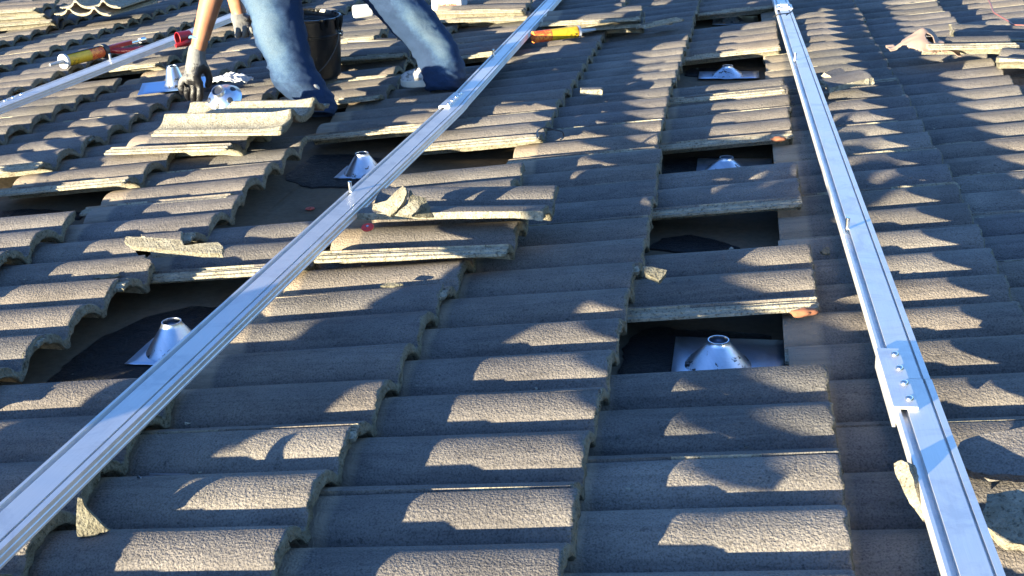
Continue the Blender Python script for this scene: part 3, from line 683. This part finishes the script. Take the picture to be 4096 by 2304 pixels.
for k in range(70):
    y_ = rnd.uniform(-.01,.01); z_ = rnd.uniform(-.006,.012); mb.tube([(-.085,y_*.7,.007+z_*.5),(-.12,y_*1.4,.008+z_),(-.15-rnd.uniform(0,.02),y_*2.2,.008+z_*1.6)], .0012, 4)
obj('bristles', mb.mesh('bristles', mat('bristle', (.40,.38,.33), .8)), root)
# work glove / rag at upper right
LEA = mat('tan_leather', (.27,.19,.155), .85); tc = N(LEA, 'ShaderNodeTexCoord'); nn = noise_tex(LEA, tc.outputs['Object'], 40, 5, .65); L(LEA, bump(LEA, nn.outputs[0], .25, .002), P(LEA).inputs['Normal'])
def rag_outline(u, v):
    if (u+.02)**2/.62**2+(v-.02)**2/.80**2 < 1 and not ((u-.12)**2/.13**2+(v+.25)**2/.20**2 < 1): return True
    return (-1 < u < -.45 and abs(v-.30*0-.02-(-u-.5)*.15) < .14) or (-1 < u < -.78 and -.1 < v < .75) or (.4 < u < 1 and -.75 < v < -.38) or (.4 < u < .92 and .0 < v < .34)
grid_cloth('torn_leather', (2322, 122), .030, .115, .125, lambda u, v: .075*math.exp(-((u-.0)**2*2.2+(v-.1)**2*1.6))+.020*nz(u, v, 1.8, 4)+.006*nz(u, v, 4, 1)-.012, LEA, 'torn piece of tan leather with a dark hole lying on the sunlit tiles', 'leather scrap', 4, n=60, outline=rag_outline, th=.002)
# bits
CLAY = mat('orange_clay', (.24,.095,.05), .95)
def lump(name, px, z, s, m, label, cat, rz=0, seed=1):
    q = up(*D_(*px), z); bm = bmesh.new(); bmesh.ops.create_icosphere(bm, subdivisions=3, radius=1)
    for v in bm.verts:
        n_ = v.co.normalized(); v.co = n_*(1+.35*noise.noise(n_*1.7+Vector((seed, 0, 0)))+.12*noise.noise(n_*5)); v.co = Vector((v.co.x*s[0], v.co.y*s[1], v.co.z*s[2]))
    for f in bm.faces: f.smooth = True
    me = bpy.data.meshes.new(name); bm.to_mesh(me); bm.free(); me.materials.append(m); o = obj(name, me, None, (q.x, q.y, z)); o.rotation_euler = (0, 0, R_(rz)); return tag(o, label, cat)
lump('clay_lump', (2022, 786), -.004, (.026,.010,.008), CLAY, 'orange clay crumb on the edge of the nearest square hole', 'clay lump', 18)
lump('clay_lump', (1958, 350), .0, (.02,.010,.007), CLAY, 'rusty clay smear at the hole below the far lit tiles', 'clay lump', 10, 4)
q = up(*D_(925, 572), .056)
root = empty('red_washer', (q.x, q.y, .056), (R_(18), 0, 0)); tag(root, 'red plastic disc with a metal centre beside the middle rail', 'washer')
mb = MB(); mb.lathe([(.0001,-.002),(.0135,-.002),(.0145,0),(.0135,.002),(.0001,.0022)], 28); obj('disc', mb.mesh('disc', mat('red_disc', (.65,.03,.02), .35)), root)
mb = MB(); mb.lathe([(.003,.002),(.003,.004),(.0001,.0045)], 16); obj('nail_head', mb.mesh('nail_head', STEEL), root)
q = up(*D_(780, 524), DECK+.006); mb = MB(); mb.lathe([(.004,0),(.0125,.0),(.0125,.0025),(.004,.0025),(.004,0)], 24); tag(obj('felt_washer', mb.mesh('felt_washer', mat('faded_red', (.35,.06,.04), .6)), None, (q.x, q.y, DECK+.004)), 'faded red washer on the bare felt left of the middle rail', 'washer')
NAIL = metal_material('nail_steel', (.30,.30,.31), .45, (10,10,10))
for k, (px, rz, lab) in enumerate((((440, 1186), -3, 'upper of the two bent nails lying in a valley'), ((412, 1196), 176, 'lower of the two bent nails lying in a valley'))):
    q = up(*D_(*px), -.03); mb = MB(); s_ = -1 if k else 1
    mb.tube([(-.045,.0,0),(.0,.001*s_,0),(.022,.0,0),(.032,-.005*s_,0),(.036,-.010*s_,0)], [.0012,.0019,.0019,.0019,.0019], 8); mb.tube([(.036,-.010*s_,0),(.0365,-.0115*s_,0)], .005, 12)
    o = obj('bent_nail', mb.mesh('bent_nail', NAIL), None, (q.x, q.y, -.036)); o.rotation_euler = (0, R_(-4), R_(rz)); tag(o, lab, 'nail')
def wire(name, pts, r, m, label, cat):
    P_ = [up(x*1.59, y*1.59, z) for x, y, z in pts]; o_ = []
    for i in range(len(P_)-1):
        a, b = P_[i], P_[i+1]; p0 = P_[max(i-1, 0)]; p3 = P_[min(i+2, len(P_)-1)]
        for s_ in range(6):
            t = s_/6; o_.append(.5*((2*a)+(-p0+b)*t+(2*p0-5*a+4*b-p3)*t*t+(-p0+3*a-3*b+p3)*t**3))
    o_.append(P_[-1]); c = sum(o_, Vector())/len(o_); c.z = min(p.z for p in o_); mb = MB(); mb.tube([p-c for p in o_], r, 8)
    return tag(obj(name, mb.mesh(name, m), None, c), label, cat)
wire('wire_loop', [(1352,345,.02),(1352,330,.02),(1368,321,.02),(1395,326,.012),(1415,332,.006),(1417,345,-.01),(1410,352,-.012)], .0022, BLK, 'bent black wire loop lying over a tile joint', 'wire')
wire('thin_cable', [(2480,-14,.03),(2492,10,.03),(2500,30,.03),(2515,40,.03),(2535,52,.03),(2550,62,.03),(2576,64,.03),(2640,70,.03)], .003, mat('brown_cable', (.20,.07,.06), .5), 'thin reddish cable trailing over the sunlit tiles at the upper right', 'cable')
wire('tie_wire', [(1945,42,.05),(1960,36,.065),(1985,33,.06),(1992,28,.06),(1978,38,.05)], .0025, BLK, 'black tie wire wrapped over the end clamp of the right rail', 'wire')
mb = MB()
for k in range(150):
    x, y = rnd.uniform(-1.6, 1.6), rnd.uniform(-.1, 3.5); s_ = rnd.uniform(.0012, .0045)
    c = round(y/PI_)*PI_+.075*rnd.choice((-1, 1))+rnd.uniform(-.02, .02); z = -.040+rnd.uniform(0, .004)
    vs = [Vector((x+rnd.uniform(-1, 1)*s_*1.6, c+rnd.uniform(-1, 1)*s_*1.6, z+rnd.uniform(0, 1)*s_)) for _ in range(6)]
    mb.add(vs, [(0,1,2),(0,2,3),(0,3,4),(3,4,5),(1,2,5),(2,3,5),(0,1,5)])
tag(obj('mortar_crumbs', mb.mesh('mortar_crumbs', T_RAW, smooth=False)), 'mortar crumbs and grit strewn in the tile valleys', 'grit', kind='stuff')
# ------------------------------------------------------------------ the worker
SKIN = mat('skin', (.50,.24,.13), .5, spec=.4); P(SKIN).inputs['Subsurface Weight'].default_value = .08; P(SKIN).inputs['Subsurface Radius'].default_value = (.02,.008,.004)
tc = N(SKIN, 'ShaderNodeTexCoord'); nn = noise_tex(SKIN, tc.outputs['Object'], 18, 5, .6)
L(SKIN, ramp(SKIN, nn.outputs[0], [(.3, (.27,.115,.06)), (.7, (.38,.18,.10))]).outputs[0], P(SKIN).inputs['Base Color']); L(SKIN, bump(SKIN, noise_tex(SKIN, tc.outputs['Object'], 160, 3).outputs[0], .15, .001), P(SKIN).inputs['Normal'])
REF = up(*D_(770, 268), 0.0)                     # front foot
def jp(x, y, dd=0.0):                            # joint at photo pixel (x, y) of the 2576 wide view, dd metres deeper than the front foot
    p = atdepth(x*1.59, y*1.59, REF); ray = (p-CP).normalized(); return p+ray*dd
def skin_mesh(name, nodes, edges, root, m, sub=2):
    me = bpy.data.meshes.new(name); me.from_pydata([tuple(n[0]) for n in nodes], edges, [])
    o = bpy.data.objects.new(name, me); COL.objects.link(o)
    o.modifiers.new('skin', 'SKIN'); sv = me.skin_vertices[0].data
    for i, n in enumerate(nodes):
        r = n[1]; sv[i].radius = (r, r) if isinstance(r, float) else r; sv[i].use_root = (i == root)
    s_ = o.modifiers.new('sub', 'SUBSURF'); s_.levels = s_.render_levels = sub
    bpy.context.view_layer.update()
    out = bpy.data.meshes.new_from_object(o.evaluated_get(bpy.context.evaluated_depsgraph_get())); bpy.data.objects.remove(o)
    out.materials.clear(); out.materials.append(m)
    for p in out.polygons: p.use_smooth = True; p.material_index = 0
    out.name = name; return out
FA = REF+Vector((.02,.03,.075)); FK = jp(668, -95, -.02); HIPF = jp(800, -335, .16)
HC = up(*D_(1112, 214), .0); DDR = (HC-CP).length-(jp(1112, 214)-CP).length
RA = HC+Vector((0,0,.075)); RK = jp(962, -75, DDR-.05); HIPR = jp(850, -345, DDR-.08)
PEL = (HIPF+HIPR)/2+Vector((0,0,.03)); CH = jp(640, -370, .20); NK = jp(560, -345, .16); HD = jp(478, -290, .14)
SHF = jp(585, -330, .04); SHR = jp(600, -335, .34)
ELF = jp(552, -78, .06); WRF = jp(492, 146, .10)
ELR = jp(560, -150, .40); WRR = jp(606, 54, .30)
dn = Vector((0,0,-1))
FT = FA+Vector((-.03, .12, -.04)); RT = up(*D_(1045, 211), .035)
F1, F2, F3 = jp(679,0,.03), jp(709,110,.03), jp(742,190,.035); G1, G2, G3 = jp(991,0,DDR), jp(1060,80,DDR+.02), jp(1104,160,DDR+.02)
nodes = [(PEL,.13),((PEL+CH)/2,.125),(CH,.14),(NK,.06),(HD+(HD-NK)*.0,.085),(HD+(HD-NK).normalized()*.09,.07),
 (SHF,.055),((SHF+ELF)/2,.047),(ELF,.041),(ELF.lerp(WRF,.25),.043),(ELF.lerp(WRF,.65),.034),(WRF,.026),
 (SHR,.055),(ELR,.042),(ELR.lerp(WRR,.35),.040),(WRR,.027),
 (HIPF,.09),((HIPF+FK)/2,.078),(FK,.058),(F1,.048),(F2,.040),(F3,.030),(FA,.022),
 (HIPR,.09),((HIPR+RK)/2,.078),(RK,.058),(G1,.048),(G2,.040),(G3,.030),(RA,.022)]
edges = [(0,1),(1,2),(2,3),(3,4),(4,5),(2,6),(6,7),(7,8),(8,9),(9,10),(10,11),(2,12),(12,13),(13,14),(14,15),(0,16),(16,17),(17,18),(18,19),(19,20),(20,21),(21,22),(0,23),(23,24),(24,25),(25,26),(26,27),(27,28),(28,29)]
root = empty('person', Vector((REF.x, REF.y, 0))); tag(root, 'worker in blue jeans and black gloves bending down over a loose tile', 'person')
body = skin_mesh('body', [(p-root.location, r) for p, r in nodes], edges, 0, SKIN); obj('body', body, root)
def rel(p): return p-root.location
def denim(name):
    m = mat(name, (.05,.10,.20), .85, spec=.2); tc = N(m, 'ShaderNodeTexCoord'); v = tc.outputs['Object']; at_ = N(m, 'ShaderNodeAttribute'); at_.attribute_name = 'wear'
    a = noise_tex(m, v, 16, 6, .7, .8); b = noise_tex(m, v, 420, 2, .5); s1 = noise_tex(m, v, 55, 5, .7, 1.5)
    f = math_n(m, 'ADD', at_.outputs['Fac'], math_n(m, 'MULTIPLY', math_n(m, 'SUBTRACT', a.outputs[0], .5), .7)); f = math_n(m, 'ADD', f, math_n(m, 'MULTIPLY', math_n(m, 'SUBTRACT', s1.outputs[0], .5), .45))
    c = ramp(m, f, [(.20, (.014,.031,.074)), (.45, (.030,.062,.125)), (.68, (.052,.092,.150)), (1.0, (.075,.115,.165))]).outputs[0]
    c = mix(m, .5, c, ramp(m, b.outputs[0], [(.35, (.6,.6,.6)), (.65, (1.25,1.25,1.25))]).outputs[0], 'MULTIPLY')
    L(m, c, P(m).inputs['Base Color']); wr_ = noise_tex(m, v, 14, 2, .5, 1.2); L(m, bump(m, b.outputs[0], .3, .001, bump(m, wr_.outputs[0], .28, .012)), P(m).inputs['Normal']); return m
DEN = denim('denim')
def leg_tube(rows, dd, seed, wear_c, wear_w, wear_y):
    """rows: (left px, right px, y px) outline of the trouser leg; returns rings of an elliptical tube with folds."""
    rings = []; wears = []; n = 56
    R3 = []
    for k in range(len(rows)-1):
        for s_ in range(6): R3.append(tuple(rows[k][q]+(rows[k+1][q]-rows[k][q])*s_/6 for q in range(4)))
    R3.append(rows[-1])
    for _ in range(2): R3 = [R3[0]]+[tuple((R3[k-1][q]+R3[k][q]*2+R3[k+1][q])/4 for q in range(4)) for k in range(1, len(R3)-1)]+[R3[-1]]
    for li, (xl, xr, y, d2) in enumerate(R3):
        a, b = jp(xl, y, dd+d2), jp(xr, y, dd+d2); c = (a+b)/2; u = (b-a)/2; r = u.length; u.normalize()
        ax = (jp((R3[min(li+1, len(R3)-1)][0]+R3[min(li+1, len(R3)-1)][1])/2, R3[min(li+1, len(R3)-1)][2], dd+d2)-jp((R3[max(li-1, 0)][0]+R3[max(li-1, 0)][1])/2, R3[max(li-1, 0)][2], dd+d2)).normalized()
        w_ = ax.cross(u).normalized(); ring = []
        if w_.dot(c-CP) > 0: w_ = -w_            # towards the camera
        low = min(1, max(0, (li/len(R3)-.55)*2.2))
        for k in range(n):
            t = 2*math.pi*k/n; q = Vector((math.cos(t)*1.3, math.sin(t)*1.3, y*.020+seed*7))
            f = 1+noise.noise(q)*.05+noise.noise(Vector((q.x*1.2, q.y*1.2, y*.085+math.cos(t+seed)*1.3+seed)))*(.05+.09*low)
            cr = 1-abs(noise.noise(Vector((q.x*1.1, q.y*1.1, y*.035+math.sin(t)*.9+seed*3))))*7; f += max(0, cr)**1.5*.05
            f += .035*(1-abs(noise.noise(Vector((q.x*.9+y*.02, q.y, y*.045+seed)))*3))*(.3+low)
            ring.append(rel(c+u*(r*math.cos(t)*f)+w_*(r*.92*math.sin(t)*f)))
            dt = (t-wear_c+math.pi) % (2*math.pi)-math.pi
            wears.append(math.exp(-(dt/wear_w)**2)*math.exp(-((y-wear_y[0])/wear_y[1])**2))
        rings.append(ring)
    return rings, wears
def trousers():
    mb = MB(); W_ = []
    F_ = [(560,745,-150,-.03),(590,752,-60,-.02),(607,756,0,0),(631,763,44,0),(644,774,110,.0),(668,786,150,.005),(679,800,182,.01),(690,822,214,.01),(714,836,240,.01),(738,843,258,.01),(748,843,276,.0),(752,842,288,.0)]
    G_ = [(790,985,-150,-.08),(868,1030,-60,-.03),(917,1066,0,0),(948,1097,39,0),(983,1126,78,.02),(1026,1153,117,.03),(1050,1166,156,.04),(1055,1170,180,.04),(1057,1171,198,.04),(1063,1166,212,.04),(1068,1163,224,.03),(1080,1150,232,.03)]
    for rows, dd, seed, wc, ww, wy in ((F_, .0, 1, 2.0, .85, (70, 150)), (G_, DDR-.03, 2, 1.35, .55, (95, 95))):
        rings, wv = leg_tube(rows, dd, seed, wc, ww, wy); mb.loops(rings, False); W_ += wv
    # thighs and seat, above the picture
    for a, b, r0, r1 in ((jp(655,-150,-.02), HIPF, .098, .125), (jp(888,-150,DDR-.1), HIPR, .10, .125), (HIPF, PEL, .135, .15), (HIPR, PEL, .135, .15), (PEL, PEL.lerp(CH, .35), .155, .15)):
        n0 = len(mb.v); mb.tube([rel(a.lerp(b, s_/5)) for s_ in range(6)], [r0+(r1-r0)*s_/5 for s_ in range(6)], 28, cap=True); W_ += [.15]*(len(mb.v)-n0)
    me = mb.mesh('jeans', DEN, angle=60)
    at_ = me.attributes.new('wear', 'FLOAT', 'POINT')
    for i, v in enumerate(W_[:len(me.vertices)]): at_.data[i].value = v
    return me
jn = obj('jeans', trousers(), root); s_ = jn.modifiers.new('s', 'SOLIDIFY'); s_.thickness = .0025
# side seam
mb = MB()
pts = [rel(jp(x, y, d_)) for x, y, d_ in ((640,-60,-.06),(652,0,-.068),(664,44,-.063),(680,110,-.063),(698,150,-.055),(706,190,-.05),(722,222,-.05))]
mb.tube(pts, .0016, 6); obj('seam', mb.mesh('seam', mat('pale_seam', (.42,.46,.50), .8)), jn)
# shirt, hair, shoe
SH = mat('shirt', (.25,.26,.28), .9)
st = skin_mesh('shirt', [(rel(PEL.lerp(CH,.25)),.165),(rel(PEL.lerp(CH,.7)),.16),(rel(CH),.165),(rel(CH.lerp(NK,.7)),.10),(rel(SHF),.075),(rel(SHF.lerp(ELF,.5)),.062),(rel(SHR),.075),(rel(SHR.lerp(ELR,.5)),.062)], [(0,1),(1,2),(2,3),(2,4),(4,5),(2,6),(6,7)], 0, SH); obj('shirt', st, root)
hr = skin_mesh('hair', [(rel(HD),.09),(rel(HD+(HD-NK).normalized()*.095+Vector((0,0,.012))),.082)], [(0,1)], 0, mat('hair', (.02,.015,.01), .7)); obj('hair', hr, root)
# canvas shoe of the rear leg: toe to the left
CANV = mat('white_canvas', (.42,.41,.40), .75); RUB = mat('rubber_sole', (.48,.46,.40), .55)
tc = N(CANV, 'ShaderNodeTexCoord'); nn = noise_tex(CANV, tc.outputs['Object'], 45, 5, .7); L(CANV, ramp(CANV, nn.outputs[0], [(.38, (.10,.10,.10)), (.52, (.42,.41,.40))]).outputs[0], P(CANV).inputs['Base Color'])
def shoe(ankle, toe, parent, LH=.25):
    d = (toe-ankle); d.z = 0; Lh = .25; u = d.normalized(); Lh = LH; w_ = Vector((-u.y, u.x, 0)); z0 = toe.z
    base = toe-u*Lh; rings = []
    prof = [(0,.030,.055),(.03,.036,.075),(.08,.036,.085),(.13,.038,.070),(.17,.044,.052),(.205,.047,.043),(.235,.044,.037),(.255,.034,.030),(.268,.018,.022)]
    for x, hw, hh in prof:
        x *= Lh/.27; hh = min(hh, .062) if LH < .25 else hh; rings.append([rel(base+u*x+w_*(hw*math.cos(t))+Vector((0,0,z0-toe.z+.012+max(0, math.sin(t))*hh+min(0, math.sin(t))*.006))) for t in [2*math.pi*k/24 for k in range(24)]])
    mb = MB(); mb.loops(rings, True); s1 = obj('shoe', mb.mesh('shoe', CANV, angle=80), parent)
    mb = MB(); n = 20; out = [rel(base+u*x*Lh/.27+w_*hw*1.06) for x, hw, hh in prof]+[rel(base+u*.275*Lh/.27)]+[rel(base+u*x*Lh/.27-w_*hw*1.06) for x, hw, hh in reversed(prof)]
    mb.loops([[p+Vector((0,0,-.004)) for p in out], [p+Vector((0,0,.020)) for p in out]], True); obj('sole', mb.mesh('sole', RUB, bevel=.003), s1)
    mb = MB()
    for x, h_ in ((.150,.060),(.175,.053),(.198,.047)): mb.tube([rel(base+u*x*Lh/.27+w_*(.036*math.cos(t))+Vector((0,0,.012+h_*max(.2, math.sin(t))+.001))) for t in [math.pi*k/10 for k in range(11)]], .0022, 6)
    obj('laces', mb.mesh('laces', BLK), s1); return s1
toe = up(*D_(1011, 212), .004); ank = HC+Vector((0,.02,.004)); shoe(ank, toe, root, .215)
toe2 = FA+Vector((-.07, .18, 0)); toe2.z = .012; shoe(Vector((FA.x, FA.y, .012)), toe2, root)
# gloves: palm, four fingers and a thumb as one skinned surface each
def glove_mat():
    m = mat('glove', (.16,.165,.17), .8); tc = N(m, 'ShaderNodeTexCoord'); at_ = N(m, 'ShaderNodeAttribute'); at_.attribute_name = 'dip'
    a = noise_tex(m, tc.outputs['Object'], 40, 5, .7); f = math_n(m, 'ADD', at_.outputs['Fac'], math_n(m, 'MULTIPLY', math_n(m, 'SUBTRACT', a.outputs[0], .5), .9))
    r = ramp(m, f, [(.44, (.15,.15,.15)), (.54, (.010,.010,.012))]); L(m, r.outputs[0], P(m).inputs['Base Color'])
    rr = ramp(m, f, [(.44, (.85,.85,.85)), (.54, (.35,.35,.35))]); L(m, rr.outputs[0], P(m).inputs['Roughness'])
    L(m, bump(m, noise_tex(m, tc.outputs['Object'], 120, 4, .7).outputs[0], .7, .004), P(m).inputs['Normal']); return m
GLV = glove_mat()
def glove(wr, dirv, side, fwd, dipf, parent, curl=1.0, thumb=1, S=1.0):
    """wr wrist; dirv towards the knuckles; side from little finger to index; fwd the way the palm faces"""
    d = dirv.normalized(); s_ = (side-d*side.dot(d)).normalized(); f = d.cross(s_).normalized()
    if f.dot(fwd) < 0: f = -f
    P_ = lambda a, b, c: rel(wr+d*a*S+s_*b*S+f*c*S)
    nodes = [(P_(-.055,0,0),.034*S),(P_(-.01,0,0),.029*S),(P_(.035,0,0),(.040*S,.024*S)),(P_(.072,0,.004),(.040*S,.022*S))]; edges = [(0,1),(1,2),(2,3)]
    for k, (b, l_) in enumerate(((-.030,.060),(-.010,.075),(.011,.080),(.031,.072))):
        i = len(nodes); cu = curl*(1+.12*(1.5-k))
        a1, c1 = .080+.002*k, .006
        nodes.append((P_(a1, b*1.0, c1), .0135*S)); ang = .35*cu; a2, c2 = a1+l_*.42*math.cos(ang), c1+l_*.42*math.sin(ang)
        nodes.append((P_(a2, b*1.12, c2), .0118*S)); ang = 1.05*cu; a3, c3 = a2+l_*.34*math.cos(ang), c2+l_*.34*math.sin(ang)
        nodes.append((P_(a3, b*1.05, c3), .0108*S)); ang = 1.7*cu; a4, c4 = a3+l_*.26*math.cos(ang), c3+l_*.26*math.sin(ang)
        nodes.append((P_(a4, b*.98, c4), .0095*S)); edges += [(3, i), (i, i+1), (i+1, i+2), (i+2, i+3)]
    i = len(nodes)
    nodes += [(P_(.025, .036*thumb, .012), .0165*S), (P_(.055, .052*thumb, .028), .0130*S), (P_(.085, .046*thumb, .042), .0112*S)]; edges += [(2, i), (i, i+1), (i+1, i+2)]
    me = skin_mesh('glove', nodes, edges, 2, GLV, 2)
    at_ = me.attributes.new('dip', 'FLOAT', 'POINT')
    for v in me.vertices:
        q = v.co-rel(wr); a, b, c = q.dot(d)/S, q.dot(s_)/S, q.dot(f)/S
        at_.data[v.index].value = dipf(a, b, c); 
        v.co += Vector((noise.noise(v.co*60), noise.noise(v.co*60+Vector((9,0,0))), noise.noise(v.co*60+Vector((0,9,0)))))*.0022+d*0
    g = obj('glove', me, parent)
    return g, P_
view = (REF-CP).normalized()
rgt = CR @ Vector((1,0,0)); upv = CR @ Vector((0,1,0))
KN = jp(480, 205, .10)
g1, P1 = glove(WRF, KN-WRF, rgt, view+rgt*.2, lambda a, b, c: (.15 if a < .02 else .35)+(a-.02)*3.2+max(0, b)*7-max(0, -b)*2.2, root, curl=.75, thumb=1, S=1.05)
mb = MB(); mb.lathe([(.0345,0),(.036,.002),(.036,.007),(.0345,.008)], 30, Matrix.Translation(P1(-.066, 0, 0)) @ (KN-WRF).to_track_quat('Z', 'Y').to_matrix().to_4x4()); obj('cuff_binding', mb.mesh('cuff_binding', mat('cuff_blue', (.08,.28,.45), .7)), g1)
KR = jp(628, 98, .22)
g2, P2 = glove(WRR, KR-WRR, rgt, rgt*.5-view*.2, lambda a, b, c: .18+b*14+c*5, root, curl=1.0, thumb=1, S=1.05)
bpy.context.view_layer.update()
for o in bpy.data.objects:
    if o.parent is None and o.type not in ('CAMERA', 'LIGHT'): o.matrix_world = M @ o.matrix_basis
